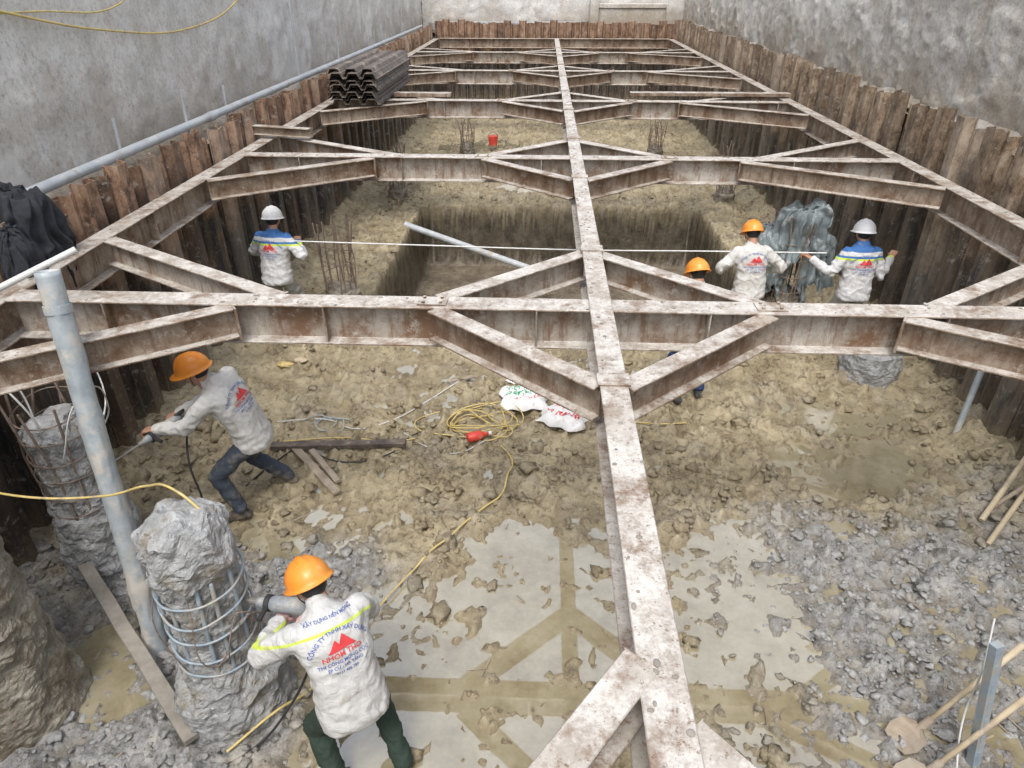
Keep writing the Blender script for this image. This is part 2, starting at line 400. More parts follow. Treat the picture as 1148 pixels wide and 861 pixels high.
# clods
bm=bmesh.new();bmesh.ops.create_icosphere(bm,subdivisions=2,radius=1)
tv=np.array([v.co[:] for v in bm.verts]);tf=np.array([[v.index for v in f.verts] for f in bm.faces]);bm.free()
n=8500
cx=np.random.uniform(-4.0,4.6,n*3);cy=np.concatenate([np.random.uniform(1.0,6.5,n*2),np.random.uniform(6.5,16,n)])
gg=greym(cx,cy);pp=pudm(cx,cy);cl=ss(.48,.66,fbm(cx*2.2,cy*2.2,123))
keep=(np.random.rand(len(cx))<(.04+.36*cl*(1-gg)+.75*gg)*(1-.45*pp))&(inpit(cx,cy)<.02)&(inpit(cx,cy-.3)<.02)
cx,cy,gg=cx[keep],cy[keep],gg[keep];m=len(cx)
sz=np.clip(np.random.lognormal(-4.0,.55,m),.007,.075)*(1-.38*gg)
cz=gh(cx,cy)
dirs=tv[None]*(1+.30*np.random.randn(m,len(tv))[:,:,None]*.8)
sc=np.stack([sz*np.random.uniform(.8,1.6,m),sz*np.random.uniform(.8,1.6,m),sz*np.random.uniform(.45,.85,m)],-1)
V=dirs*sc[:,None]
V[:,:,0]+=cx[:,None];V[:,:,1]+=cy[:,None];V[:,:,2]+=(cz+sz*.12)[:,None]
F=(tf[None]+(np.arange(m)*len(tv))[:,None,None]).reshape(-1,3)
me=bpy.data.meshes.new('mud_clods');V=V.reshape(-1,3)
me.vertices.add(len(V));me.vertices.foreach_set('co',V.astype(np.float32).ravel())
me.loops.add(F.size);me.loops.foreach_set('vertex_index',F.astype(np.int32).ravel())
me.polygons.add(len(F));me.polygons.foreach_set('loop_start',(np.arange(len(F))*3).astype(np.int32));me.polygons.foreach_set('loop_total',np.full(len(F),3,np.int32))
me.update(calc_edges=True);me.validate()
me.polygons.foreach_set('use_smooth',[True]*len(F))
at=me.attributes.new('grey','FLOAT','POINT');at.data.foreach_set('value',np.repeat(gg,len(tv)).astype(np.float32))
me.materials.append(M['clod']);COL.objects.link(bpy.data.objects.new('mud_clods',me))

# ------------------------------------------------------------ sheet pile walls
def pilewall(name,p0,p1,inward,ztop,mat,zbot=-1.6,tv_=.055):
    p0=Vector(p0);p1=Vector(p1);d=(p1-p0);L=d.length;d/=L;n=Vector(inward)
    s=.68
    prof=[(0,0),(.03*s,0),(.085*s,.15*s),(.315*s,.15*s),(.37*s,0),(.4*s,0)]
    g=Geo();rn=[];k=0;u=0
    while u<L-.01:
        o=1 if k%2 else -1;r=random.random();zt=ztop+random.uniform(-tv_,tv_)+(.05 if k%2 else -.02)
        jit=random.uniform(-.015,.015);ln=random.uniform(-.03,.03)
        nz=[zbot,.0,.8,1.6,zt]
        v=[]
        for zz in nz:
            for a,b in prof:
                q=p0+d*(u+a)+n*(b*o+jit+ln*(zz-1)*.4);v.append((q.x,q.y,zz+(random.uniform(-.014,.014) if zz==zt else 0)))
        f=[]
        for j in range(len(nz)-1):
            for i in range(5):
                a=j*6+i;f.append((a,a+1,a+7,a+6))
        g.add(v,f);rn+=[r]*len(v);u+=.4*s;k+=1
    o=g.obj(name,mat)
    at=o.data.attributes.new('rnd','FLOAT','POINT');at.data.foreach_set('value',rn)
    sm=o.modifiers.new('s','SOLIDIFY');sm.thickness=.014;sm.offset=0
    return o
XL,XR=-4.10,4.72
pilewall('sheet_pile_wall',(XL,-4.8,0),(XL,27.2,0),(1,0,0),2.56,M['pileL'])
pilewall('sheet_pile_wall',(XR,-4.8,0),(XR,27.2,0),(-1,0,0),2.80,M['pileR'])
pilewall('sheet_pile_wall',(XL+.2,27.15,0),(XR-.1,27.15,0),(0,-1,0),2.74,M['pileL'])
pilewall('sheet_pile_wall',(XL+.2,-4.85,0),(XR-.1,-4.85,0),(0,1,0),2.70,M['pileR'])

# ------------------------------------------------------------ surrounding ground and building walls
g=Geo()
def quad(x0,x1,y0,y1,z):g.add([(x0,y0,z),(x1,y0,z),(x1,y1,z),(x0,y1,z)],[(0,1,2,3)])
quad(-300,XL-.07,-300,400,2.38);
quad(XR+.07,300,-300,400,2.62);
g.add([(XL-.07,27.35,2.4),(XR+.07,27.35,2.4),(XR+.07,400,2.4),(XL-.07,400,2.4)],[(0,1,2,3)])
g.add([(XL-.07,-300,2.4),(XR+.07,-300,2.4),(XR+.07,-4.95,2.4),(XL-.07,-4.95,2.4)],[(0,1,2,3)])
og=g.obj('surrounding_ground',simple('dry_site_soil',(.26,.21,.16),(.44,.38,.31),3,.9,.8,18,.03))
def roughwall(name,axis,c,a0,a1,z0,z1,thick,sgn,mat,amp,seed,na,nz):
    A=np.linspace(a0,a1,na);Zs=np.linspace(z0,z1,nz);AA,ZZ=np.meshgrid(A,Zs)
    D=amp*(fbm(AA*1.4,ZZ*1.4,seed,5)-.5)+amp*.5*ss(.5,.75,fbm(AA*3.2,ZZ*3.2,seed+7,3))+amp*.35*(fbm(AA*9,ZZ*9,seed+3,3)-.5)
    if axis=='x': P=(c+sgn*D,AA,ZZ)
    else: P=(AA,c+sgn*D,ZZ)
    o=gridmesh(name,P[0],P[1],P[2],mat,{})
    e=Geo()
    lo,hi=(c-sgn*.06,c-sgn*thick);lo,hi=min(lo,hi),max(lo,hi)
    if axis=='x':e.box(lo,hi,a0,a1,z0,z1+.01)
    else:e.box(a0,a1,lo,hi,z0,z1+.01)
    b=e.obj('wall_core',mat);b.parent=o
    return o
wl=roughwall('cement_boundary_wall','x',-4.52,-6,29,2.2,5.0,.28,1,M['wallL'],.05,200,500,60)
wr=roughwall('rough_boundary_wall','x',5.0,-6,29,2.3,5.0,.3,-1,M['wallR'],.08,300,900,110)
wb=roughwall('rear_boundary_wall','y',28.3,-4.5,5.1,2.2,4.8,.3,-1,M['wallL'],.06,400,150,40)
g=Geo();g.box(1.7,4.3,27.75,28.2,2.4,3.15);g.box(1.7,4.3,27.70,28.22,3.152,3.30);g.box(1.6,1.9,27.6,28.15,2.4,3.7)
g.obj('concrete_plinth',M['wallR'],bevel=.02)
g=Geo();g.box(-4.2,1.4,27.72,28.1,2.41,2.72);g.obj('rear_concrete_kerb',M['concrete'],bevel=.03)
A=np.linspace(-4.8,28,600);B=np.linspace(0,1,10);AA,BB=np.meshgrid(A,B)
ZZ=2.66+.14*ss(.1,1,BB)+.12*(fbm(AA*2.5,BB*1.5,77)-.5)
gridmesh('soil_ledge',XR+.11+BB*.23,AA,ZZ,M['wallR'],{})
ZZ=2.40+.10*ss(.3,1,BB)+.08*(fbm(AA*2.5,BB*1.5,78)-.5)
gridmesh('soil_ledge',XL-.11-BB*.29,AA,ZZ,M['wallR'],{})

# ------------------------------------------------------------ beams
BH,BW,TF,TW=.30,.19,.016,.012
def ibeam(name,p0,p1,mat,h=BH,w=BW,stiff=0,parent=None,endplate=False,tf=TF):
    p0=Vector(p0);p1=Vector(p1);d=p1-p0;L=d.length
    y=d.normalized();x=y.cross(Vector((0,0,1))).normalized();z=x.cross(y)
    Mx=Matrix(((x.x,y.x,z.x,p0.x),(x.y,y.y,z.y,p0.y),(x.z,y.z,z.z,p0.z),(0,0,0,1)))
    g=Geo()
    a=w/2;b=TW/2
    pr=[(-a,0),(a,0),(a,-tf),(b,-tf),(b,-h+tf),(a,-h+tf),(a,-h),(-a,-h),(-a,-h+tf),(-b,-h+tf),(-b,-tf),(-a,-tf)]
    v=[];ns=max(2,int(L/.5)+1);f=[]
    for k in range(ns):
        yy=L*k/(ns-1)
        for px,pz in pr:v.append(tuple(Mx@Vector((px,yy,pz))))
    for k in range(ns-1):
        for i in range(12):
            j=(i+1)%12;f.append((k*12+i,(k+1)*12+i,(k+1)*12+j,k*12+j))
    for o_,fl in ((0,0),((ns-1)*12,1)):
        for q in ((0,1,2,3,10,11),(10,3,4,9),(9,4,5,6,7,8)):
            q=tuple(o_+i for i in q);f.append(q if fl else q[::-1])
    g.add(v,f)
    if stiff:
        k=stiff*.5
        while k<L:
            g.box(-a+.004,-b-.001,k,k+.012,-h+tf+.001,-tf-.001,0,Mx);g.box(b+.001,a-.004,k,k+.012,-h+tf+.001,-tf-.001,0,Mx);k+=stiff*random.uniform(.7,1.3)
    if endplate:
        g.box(-a-.01,a+.01,L-.010,L+.008,-h-.015,.006,0,Mx)
    o=g.obj(name,mat,bevel=.004)
    if parent:o.parent=parent
    return o
ZT=2.26;CX=.42;WL,WR=-3.80,4.40
YB=[0.0,4.3,8.7,13.1,17.5,21.9]
ibeam('steel_centre_beam',(CX,-4.4,ZT+.022),(CX,26.5,ZT+.022),M['steel'],h=.33,w=.155,stiff=0)
ibeam('steel_waler',(WL,-4.5,ZT-.01),(WL,26.7,ZT-.01),M['steel_brown'],stiff=2.2)
ibeam('steel_waler',(WR,-4.5,ZT-.01),(WR,26.7,ZT-.01),M['steel_brown'],stiff=2.2)
ibeam('steel_waler',(WL+.11,26.75,ZT),(WR-.11,26.75,ZT),M['steel_brown'],w=.22,stiff=2.2)
ibeam('steel_waler',(WL+.11,-4.55,ZT),(WR-.11,-4.55,ZT),M['steel_brown'],w=.22,stiff=2.2)
def plate(g,cx,cy,z,sx,sy,yaw=0):
    m=Matrix.Translation((cx,cy,z))@Matrix.Rotation(yaw,4,'Z');g.box(-sx/2,sx/2,-sy/2,sy/2,0,.010,0,m)
for i,yb in enumerate(YB):
    ibeam('steel_cross_strut',(WL+.09,yb,ZT),(WR-.09,yb,ZT),M['steel'],stiff=1.35)
    dz=ZT-.008;k=1.05
    for sx in (-1,1):
        for sy in (-1,1):
            kk=k
            if i==0 and sy>0: kk=1.46 if sx<0 else 1.24
            top=.036 if (i==0 and sx<0 and sy>0) else 0
            dz2=dz-.003*(sx+1)
            ibeam('diagonal_brace',(CX+sx*.06,yb+sy*kk,dz2+top),(CX+sx*(1.12),yb+sy*.09,dz2),M['steel_brown'] if sy<0 else M['steel'],h=.22,w=.13)
            wx=WL if sx<0 else WR
            leg=1.70 if sx*sy>0 else 1.97
            ibeam('corner_brace',(wx-sx*.10,yb+sy*1.22,dz-.004),(wx-sx*leg,yb+sy*.09,dz-.004),M['steel_brown'] if sy<0 else M['steel'],h=.22,w=.13,endplate=True)
    g=Geo()
    for sy in (-1,1):
        if i==0:continue
        plate(g,CX,yb+sy*1.05,ZT+.0225,.18,.13)
    plate(g,CX-1.15,yb,ZT+.001,.20,.13);plate(g,CX+1.15,yb,ZT+.001,.20,.13)
    for sx in (-1,1):
        for q in (-.06,.06):
            for r_ in (-.04,.04):g.cyl((CX+sx*1.15+q,yb+r_,ZT+.010),(CX+sx*1.15+q,yb+r_,ZT+.026),.012,seg=6)
    g.obj('gusset_plates',M['steel_brown'],bevel=0)
g=Geo()
for k in range(420):
    if random.random()<.4:
        x=CX+random.uniform(-.07,.07);y=random.uniform(1,14);z=ZT+.024
    elif random.random()<.6:
        x=random.uniform(-3.6,4.2);y=random.choice(YB[1:4])+random.uniform(-.085,.085);z=ZT+.002
    else:
        x=random.choice((WL,WR))+random.uniform(-.08,.08);y=random.uniform(2,14);z=ZT-.008
    r=random.uniform(.003,.011);g.ell((x,y,z),r*random.uniform(.8,1.8),r*random.uniform(.8,1.8),r*.6,7,5)
g.obj('mortar_crumbs',M['wood_grey'])
ibeam('loose_steel_section',(-4.1,9.75,ZT+.16),(-3.15,9.6,ZT+.14),M['steel_brown'],h=.12,w=.12,tf=.012)
g=Geo();g.box(1.6,4.5,13.55,13.75,ZT+.02,ZT+.07);g.obj('loose_steel_plank',M['steel_brown'])
g=Geo();g.box(-2.75,-1.7,13.4,13.6,ZT+.0,ZT+.06);g.obj('loose_steel_plank',M['steel_brown'])
g=Geo()
for k in range(9):
    z=ZT+.03+k*.058;dx=random.uniform(-.05,.05);y0=12.3+random.uniform(-.15,.15)
    for s in range(3):
        x0=-3.62+s*.28+dx
        prof=[(0,0),(.02,0),(.06,.08),(.20,.08),(.24,0),(.27,0)]
        v=[];
        for yy in (y0,y0+3.2):
            for a,b in prof:v.append((x0+a,yy,z+b))
            for a,b in prof[::-1]:v.append((x0+a,yy,z+b+.012))
        f=[(i,(i+1)%12,12+(i+1)%12,12+i) for i in range(12)]
        for o_ in (0,12):
            for i in range(5):f.append((o_+i,o_+i+1,o_+10-i,o_+11-i))
        g.add(v,f)
g.obj('stacked_steel_sheets',M['darksteel'])

# ------------------------------------------------------------ pipes, wall cables, posts
g=Geo();g.cyl((-4.34,4.9,2.60),(-4.33,26.9,2.62),.05,seg=20)
for yy in (9.2,14.5,20.2):g.cyl((-4.34,yy,2.60),(-4.34,yy+.16,2.60),.06,seg=20)
g.obj('grey_water_pipe',M['pipe_grey'],smooth=False)
for p in ((-4.42,7.2,.38),(-4.4,8.7,.45),(-4.4,9.9,.35),(-4.4,13.2,1.5),(-4.42,16,.5)):
    g=Geo();g.cyl((p[0],p[1],2.3),(p[0]+.03,p[1],2.55+p[2]),.018,seg=8);g.obj('vertical_rod',M['pipe_grey'])
cable('wall_cable',[(-4.46,2,4.5),(-4.45,5.5,4.05),(-4.44,7.5,3.72),(-4.44,9.5,3.62),(-4.44,11.2,3.9),(-4.44,12.5,4.5)],.012,M['yellow'])
cable('wall_cable',[(-4.46,4,4.02),(-4.45,6.5,3.92),(-4.44,8.2,4.0),(-4.44,9.0,4.6)],.009,M['yellow'])
cable('wall_cable',[(4.86,9,4.7),(4.85,11,3.95),(4.84,13,4.05),(4.85,14,4.6)],.012,M['white'])
cable('wall_cable',[(4.86,6,4.2),(4.86,9,4.05),(4.84,11,4.35),(4.85,12,4.7)],.009,M['white'])

def rodobj(name,p0,p1,r,mat,r1=None,seg=16):
    g=Geo();g.cyl(p0,p1,r,r1,seg);return g.obj(name,mat,smooth=False)
e=empty('leaning_steel_pipe')
P0=Vector((-2.66,3.08,-.1));P1=Vector((-2.86,3.62,2.72));dd=(P1-P0).normalized()
g=Geo();ax=dd.orthogonal().normalized();ay=dd.cross(ax);v=[];f=[];nn=90;sg=36
for k in range(nn+1):
    for i in range(sg):
        tt=2*math.pi*i/sg
        mud=max(0,noise.fractal(Vector((math.cos(tt)*1.5,math.sin(tt)*1.5,k*.12)),.8,2,4)-.1)*.022*(1.4-k/nn)
        q=P0.lerp(P1,k/nn)+(ax*math.cos(tt)+ay*math.sin(tt))*(.068+mud);v.append(q)
for k in range(nn):
    for i in range(sg):
        j=(i+1)%sg;f.append((k*sg+i,k*sg+j,(k+1)*sg+j,(k+1)*sg+i))
g.add(v,f);o=g.obj('pipe_shell',M['galv'],e,smooth=True);sm=o.modifiers.new('s','SOLIDIFY');sm.thickness=.005
g=Geo();g.cyl(P1-dd*.25,P1-dd*.20,.076,seg=28);g.obj('pipe_collar',M['galv'],e)
rodobj('slanted_scaffold_pipe',(-3.9,3.75,2.28),(-3.1,4.25,2.62),.022,M['white'])
rodobj('steel_tube_in_pit',(-2.6,12.7,.08),(.15,12.1,-.66),.06,M['pipe_grey'])
rodobj('leaning_prop',(4.32,5.95,.05),(4.5,6.2,.85),.03,M['galv'])
rodobj('timber_pole',(3.93,4.7,.08),(4.53,5.25,.38),.024,M['wood_pale'])
rodobj('timber_pole',(3.84,4.42,.06),(4.42,4.95,.30),.022,M['wood_pale'])
rodobj('timber_pole',(4.1,4.85,.1),(4.5,4.9,.55),.018,M['wood'])
def plank(name,p0,p1,w,th,mat,roll=0):
    p0=Vector(p0);p1=Vector(p1);y=(p1-p0);L=y.length;y.normalize()
    x=y.cross(Vector((0,0,1))).normalized();z=x.cross(y)
    Mx=Matrix(((x.x,y.x,z.x,p0.x),(x.y,y.y,z.y,p0.y),(x.z,y.z,z.z,p0.z),(0,0,0,1)))@Matrix.Rotation(roll,4,'Y')
    g=Geo();n=8;
    v=[];f=[]
    for k in range(n+1):
        a=L*k/n;j=random.uniform(-.004,.004);ww=w*random.uniform(.92,1.05)
        for px,pz in ((-ww/2,0),(ww/2,0),(ww/2,th),(-ww/2,th)):v.append(tuple(Mx@Vector((px+j,a,pz+j))))
    for k in range(n):
        for i in range(4):
            q=(i+1)%4;f.append((k*4+i,k*4+q,k*4+4+q,k*4+4+i))
    f.append((3,2,1,0));f.append((n*4,n*4+1,n*4+2,n*4+3));g.add(v,f);return g.obj(name,mat,bevel=.004)
plank('steel_bar',(-2.68,5.5,.07),(-1.32,5.6,.08),.09,.05,M['darksteel'])
plank('timber_plank',(-2.43,5.5,.06),(-1.83,4.83,.06),.08,.03,M['wood'])
plank('timber_plank',(-2.25,5.45,.08),(-1.86,4.98,.07),.06,.03,M['wood'])
plank('timber_plank',(-3.72,3.9,.25),(-2.08,2.40,.12),.10,.05,M['wood_grey'])
plank('timber_plank',(-1.05,6.9,.05),(-.75,7.05,.05),.05,.02,M['wood'])
plank('timber_plank',(.95,6.2,.05),(1.25,6.35,.06),.06,.02,M['wood_pale'])
g=Geo()
for k in range(130):
    x=random.uniform(-3.4,4.2);y=random.uniform(2.2,8.6) if k<100 else random.uniform(14.6,24);a=random.uniform(0,3.14);L=random.uniform(.04,.22);z=max(H(x,y),0)+.012
    p=Vector((x,y,z));q=p+Vector((math.cos(a)*L,math.sin(a)*L,random.uniform(-.01,.02)));g.capsule(p,q,random.uniform(.003,.009),random.uniform(.002,.007),6,mi=random.choice((0,0,1)))
g.obj('scattered_debris',[M['wood'],M['rebar']])

def hoe(name,p0,p1,side):
    e=empty(name)
    g=Geo();g.cyl(p0,p1,.016,.019,12);g.obj('handle',M['wood_pale'],e,smooth=True)
    p0=Vector(p0);d=(Vector(p1)-p0).normalized();x=d.cross(Vector((0,0,1))).normalized();z=x.cross(d)
    g=Geo();g.cyl(p0-d*.03,p0+d*.10,.028,.024,12)
    v=[];
    for s,(w,l,c) in enumerate(((.03,0,0),(.10,.05,.01),(.11,.16,.03),(.085,.24,.035))):
        for k in (-1,-.5,0,.5,1):
            q=p0-d*(l+.01)+x*(w*k)+Vector((0,0,.02-c*.3+.02*k*k+l*.35));v.append(q)
    f=[(r*5+i,r*5+i+1,r*5+i+6,r*5+i+5) for r in range(3) for i in range(4)]
    g.add(v,f);o=g.obj('blade',M['wood'],e);s=o.modifiers.new('s','SOLIDIFY');s.thickness=.006
    return e
hoe('shovel',(2.46,2.68,.12),(2.98,2.86,.72),0)
hoe('shovel',(2.40,2.42,.09),(2.92,2.62,.55),0)
g=Geo();g.box(-.03,.03,-.025,.025,0,1.0)
for k in range(6):g.box(-.012,.012,-.028,-.0252,.1+k*.14,.16+k*.14)
o=g.obj('steel_angle_post',M['bluerod'],bevel=.006);o.location=(2.74,2.52,0);o.rotation_euler=(R(-9),R(-5),R(20))
cable('white_cable',[(2.5,2.3,.08),(2.62,2.6,.3),(2.66,2.7,.7),(2.72,2.85,.95)],.006,M['white'])

# ------------------------------------------------------------ bored piles
def lathe(name,prof,mat,cx,cy,amp,seed,seg=96,parent=None,tilt=(0,0),cellk=.9):
    v=[];f=[]
    zs=[];rs=[]
    for (z0,r0),(z1,r1) in zip(prof[:-1],prof[1:]):
        n=max(1,int((abs(z1-z0)+abs(r1-r0))/.016))
        for k in range(n):zs.append(z0+(z1-z0)*k/n);rs.append(r0+(r1-r0)*k/n)
    zs.append(prof[-1][0]);rs.append(prof[-1][1])
    for z,r in zip(zs,rs):
        for i in range(seg):
            t=2*math.pi*i/seg
            p=Vector((math.cos(t)*r,math.sin(t)*r,z))
            d=noise.fractal(p*6+Vector((seed,0,0)),.8,2.1,5)*amp
            cell=noise.voronoi(p*11+Vector((seed,0,0)))[0]
            d+=(cell[1]-cell[0])*amp*cellk
            k=1+d/max(r,.08)
            zz=z+ (noise.noise(p*9+Vector((seed,5,0)))*amp*1.6 if z>.3 else 0)
            v.append((cx+p.x*k+tilt[0]*z,cy+p.y*k+tilt[1]*z,zz))
    for k in range(len(zs)-1):
        for i in range(seg):
            j=(i+1)%seg;f.append((k*seg+i,k*seg+j,(k+1)*seg+j,(k+1)*seg+i))
    f.append(tuple((len(zs)-1)*seg+i for i in range(seg)))
    g=Geo();g.add(v,f);return g.obj(name,mat,parent)
def cage(cx,cy,z0,z1,r,n,e,mat,rings,rr=.009,top=0.05,tilt=(0,0),bend=.02):
    g=Geo()
    for i in range(n):
        t=2*math.pi*i/n+.3+random.uniform(-.12,.12);zt=z1+random.uniform(-top,top)
        a=(cx+r*math.cos(t)+tilt[0]*z0,cy+r*math.sin(t)+tilt[1]*z0,z0)
        m=(cx+r*math.cos(t)+tilt[0]*(z0+zt)/2+random.uniform(-bend,bend)*.5,cy+r*math.sin(t)+tilt[1]*(z0+zt)/2,(z0+zt)/2)
        b=(cx+r*math.cos(t)+tilt[0]*zt+random.uniform(-bend,bend),cy+r*math.sin(t)+tilt[1]*zt+random.uniform(-bend,bend),zt)
        g.capsule(a,m,rr,rr,8);g.capsule(m,b,rr,rr,8)
    g.obj('vertical_rebar',mat,e,smooth=True)
    for k in range(rings):
        z=z0+(z1-z0)*(k+.5)/rings*.9
        pts=[(cx+(r+rr*1.5)*math.cos(t)*random.uniform(.98,1.04)+tilt[0]*z,cy+(r+rr*1.5)*math.sin(t)+tilt[1]*z,z+.03*math.sin(t)+random.uniform(-.015,.015)) for t in [2*math.pi*q/8 for q in range(8)]]
        cable('hoop_rebar',pts,rr*.6,M['rebar'] if mat!=M['bluerod'] else M['bluerod'],e,True)
e=empty('broken_bored_pile')
PAx,PAy=-1.95,2.76
lathe('pile_concrete',[(-.2,.37),(.10,.35),(.36,.32),(.48,.26),(.60,.222),(1.0,.208),(1.18,.212),(1.30,.235),(1.50,.24),(1.60,.21),(1.67,.13),(1.69,.02)],M['concrete'],PAx,PAy,.040,3,parent=e,cellk=.5)
cage(PAx,PAy,.40,1.36,.226,12,e,M['bluerod'],6,.013,.08,bend=.03)
for k in range(9):
    a=random.uniform(0,6.28);cable('tie_wire',[(PAx+.23*math.cos(a),PAy+.23*math.sin(a),random.uniform(.6,1.3)),(PAx+.30*math.cos(a+.2),PAy+.30*math.sin(a+.2),random.uniform(.6,1.3)),(PAx+.24*math.cos(a+.5),PAy+.24*math.sin(a+.5),random.uniform(.5,1.2))],.004,M['rebar'],e)
e=empty('broken_bored_pile')
lathe('pile_concrete',[(-.2,.32),(.15,.30),(.6,.25),(.9,.215),(1.2,.22),(1.38,.22),(1.46,.14),(1.48,.02)],M['concrete'],-3.48,3.95,.040,9,parent=e,cellk=.5)
cage(-3.48,3.95,.5,1.75,.225,11,e,M['rebar'],7,.009,.15,bend=.12)
e=empty('broken_bored_pile')
lathe('pile_concrete',[(-.2,.44),(.1,.40),(.5,.34),(1.0,.31),(1.5,.29),(1.72,.22),(1.75,.02)],M['concrete_wet'],-3.40,2.66,.040,15,parent=e,cellk=.1)
cage(-3.40,2.66,1.3,2.2,.2,8,e,M['rebar'],2,.009,.15,bend=.08)
e=empty('pile_stub')
lathe('pile_concrete',[(-.2,.34),(.2,.32),(.38,.30),(.42,.2),(.43,.02)],M['concrete'],4.0,7.35,.03,21,parent=e,cellk=.4)
e=empty('broken_bored_pile')
lathe('pile_concrete',[(-.2,.30),(.2,.28),(.45,.22),(.5,.02)],M['concrete_wet'],-2.75,8.75,.03,25,seg=48,parent=e);cage(-2.75,8.75,.3,1.35,.2,14,e,M['rebar'],4,.010,.12,bend=.08)
e=empty('broken_bored_pile')
lathe('pile_concrete',[(-.2,.34),(.2,.32),(.5,.26),(.6,.02)],M['concrete_wet'],3.3,8.75,.03,27,seg=48,parent=e);cage(3.3,8.75,.3,1.5,.27,16,e,M['rebar'],5,.012,.1,bend=.08)
for cx,cy,h in ((-3.1,14.7,1.1),(3.9,14.7,1.1),(-2.0,18.9,.9),(3.0,18.9,.9),(1.6,15.3,.7)):
    e=empty('rebar_pile_cage')
    lathe('pile_concrete',[(-.2,.22),(.2,.20),(.3,.12),(.32,.02)],M['concrete_wet'],cx,cy,.03,cx*3,seg=32,parent=e)
    cage(cx,cy,.2,h,.17,12,e,M['rebar'],4,.009,.15,bend=.12)

# ------------------------------------------------------------ cables, sacks, small things
def gp(x,y,dz=.015):return (x,y,max(H(x,y),0)+dz)
def ground_cable(name,pts,r,mat,lift=.014):
    cable(name,[gp(x,y,r+lift) for x,y in pts],r,mat)
ground_cable('yellow_hose',[(-.35,5.6),(-.27,5.45),(-.22,5.3),(-.26,5.1),(-.3,4.9),(-.45,4.7),(-.6,4.5),(-.72,4.3),(-.85,4.1),(-.96,3.95),(-1.05,3.8),(-1.15,3.6),(-1.25,3.4),(-1.33,3.2),(-1.4,3.0),(-1.5,2.8),(-1.6,2.6),(-1.85,2.35)],.009,M['yellow'],.035)
ground_cable('yellow_hose',[(-2.6,5.62),(-2.0,5.75),(-1.4,5.7),(-1.0,5.95),(-.7,6.2),(-.35,6.1),(-.45,5.85),(-.9,5.8),(-1.3,6.0),(-1.1,6.3),(-.6,6.35)],.007,M['yellow'])
def coil(cx,cy,rx,ry,n,r,mat,seed):
    rnd=random.Random(seed);pts=[]
    ox=oy=0
    for a in range(n):
        if a%7==0:ox,oy=rnd.uniform(-.12,.12),rnd.uniform(-.09,.09);q=rnd.uniform(.6,1.2)
        th=a*.9;pts.append(gp(cx+ox+rx*q*math.cos(th)*rnd.uniform(.85,1.15),cy+oy+ry*q*math.sin(th)*rnd.uniform(.85,1.15),.015+.0018*a))
    cable('yellow_hose' if mat is M['yellow'] else 'grey_cable',pts,r,mat)
coil(-.62,6.0,.30,.24,44,.007,M['yellow'],3)
ground_cable('white_cable',[(-2.75,5.9),(-2.3,6.1),(-1.9,5.9),(-1.6,6.05),(-1.2,6.6),(-.9,6.9)],.006,M['white'])
coil(-2.25,5.95,.2,.16,18,.006,M['galv'],6)
ground_cable('yellow_hose',[(.7,6.0),(1.0,6.15),(1.35,6.05),(1.6,6.1)],.008,M['yellow'])
ground_cable('white_cable',[(-1.4,5.9),(-1.1,5.6),(-.8,5.5),(-.5,5.65)],.005,M['white'])
ground_cable('black_cable',[(-2.4,5.6),(-1.9,5.3),(-1.5,5.45),(-1.2,5.9),(-.8,5.75)],.007,M['black'])
cable('yellow_hose',[(-3.75,3.2,1.5),(-3.1,3.1,1.45),(-2.6,3.1,1.48),(-2.25,3.0,1.65),(-2.0,2.86,1.75),(-1.8,2.8,1.6)],.008,M['yellow'])
cable('white_cable',[(-3.95,4.1,2.3),(-3.7,3.8,2.05),(-3.4,3.7,1.6),(-3.5,3.8,1.4),(-3.7,4.0,1.7),(-3.9,3.9,2.1)],.007,M['white'])
cable('white_cable',[(-3.9,3.2,2.3),(-3.6,3.15,1.9),(-3.45,3.0,1.2),(-3.3,2.9,.6),(-3.1,2.6,.3)],.012,M['white'])
cable('white_cable',[(-3.95,4.9,2.2),(-3.6,4.6,1.8),(-3.3,4.3,1.45),(-3.2,4.0,1.3),(-3.0,3.7,1.2)],.006,M['white'])
cable('white_cable',[(-3.2,4.0,1.3),(-3.0,3.9,1.6),(-2.9,3.6,1.9),(-3.1,3.5,1.5),(-3.3,3.7,1.2)],.005,M['white'])
cable('white_rope',[(-3.15,8.05,1.36),(-1.5,8.05,1.33),(.5,8.1,1.28),(2.2,8.15,1.27),(3.5,8.12,1.28)],.008,M['rope'])

def text_mesh(s,size):
    cu=bpy.data.curves.new('txt','FONT');cu.body=s;cu.size=size;cu.align_x='CENTER';cu.align_y='CENTER';cu.resolution_u=2;cu.offset=size*.012
    o=bpy.data.objects.new('txt',cu);COL.objects.link(o)
    dg=bpy.context.evaluated_depsgraph_get();me=bpy.data.meshes.new_from_object(o.evaluated_get(dg))
    v=[(p.co.x,p.co.y) for p in me.vertices];f=[tuple(q.vertices) for q in me.polygons]
    bpy.data.objects.remove(o);bpy.data.meshes.remove(me);return v,f
TXT={}
def tm(s,size):
    if (s,size) not in TXT:TXT[(s,size)]=text_mesh(s,size)
    return TXT[(s,size)]
def tri_grid(a,b,c,n=6):
    v=[];idx={};f=[]
    for i in range(n+1):
        for j in range(n+1-i):
            u,w=i/n,j/n;idx[(i,j)]=len(v);v.append(tuple(a[k]*(1-u-w)+b[k]*u+c[k]*w for k in (0,1)))
    for i in range(n):
        for j in range(n-i):
            f.append((idx[(i,j)],idx[(i+1,j)],idx[(i,j+1)]))
            if j<n-i-1:f.append((idx[(i+1,j)],idx[(i+1,j+1)],idx[(i,j+1)]))
    return v,f
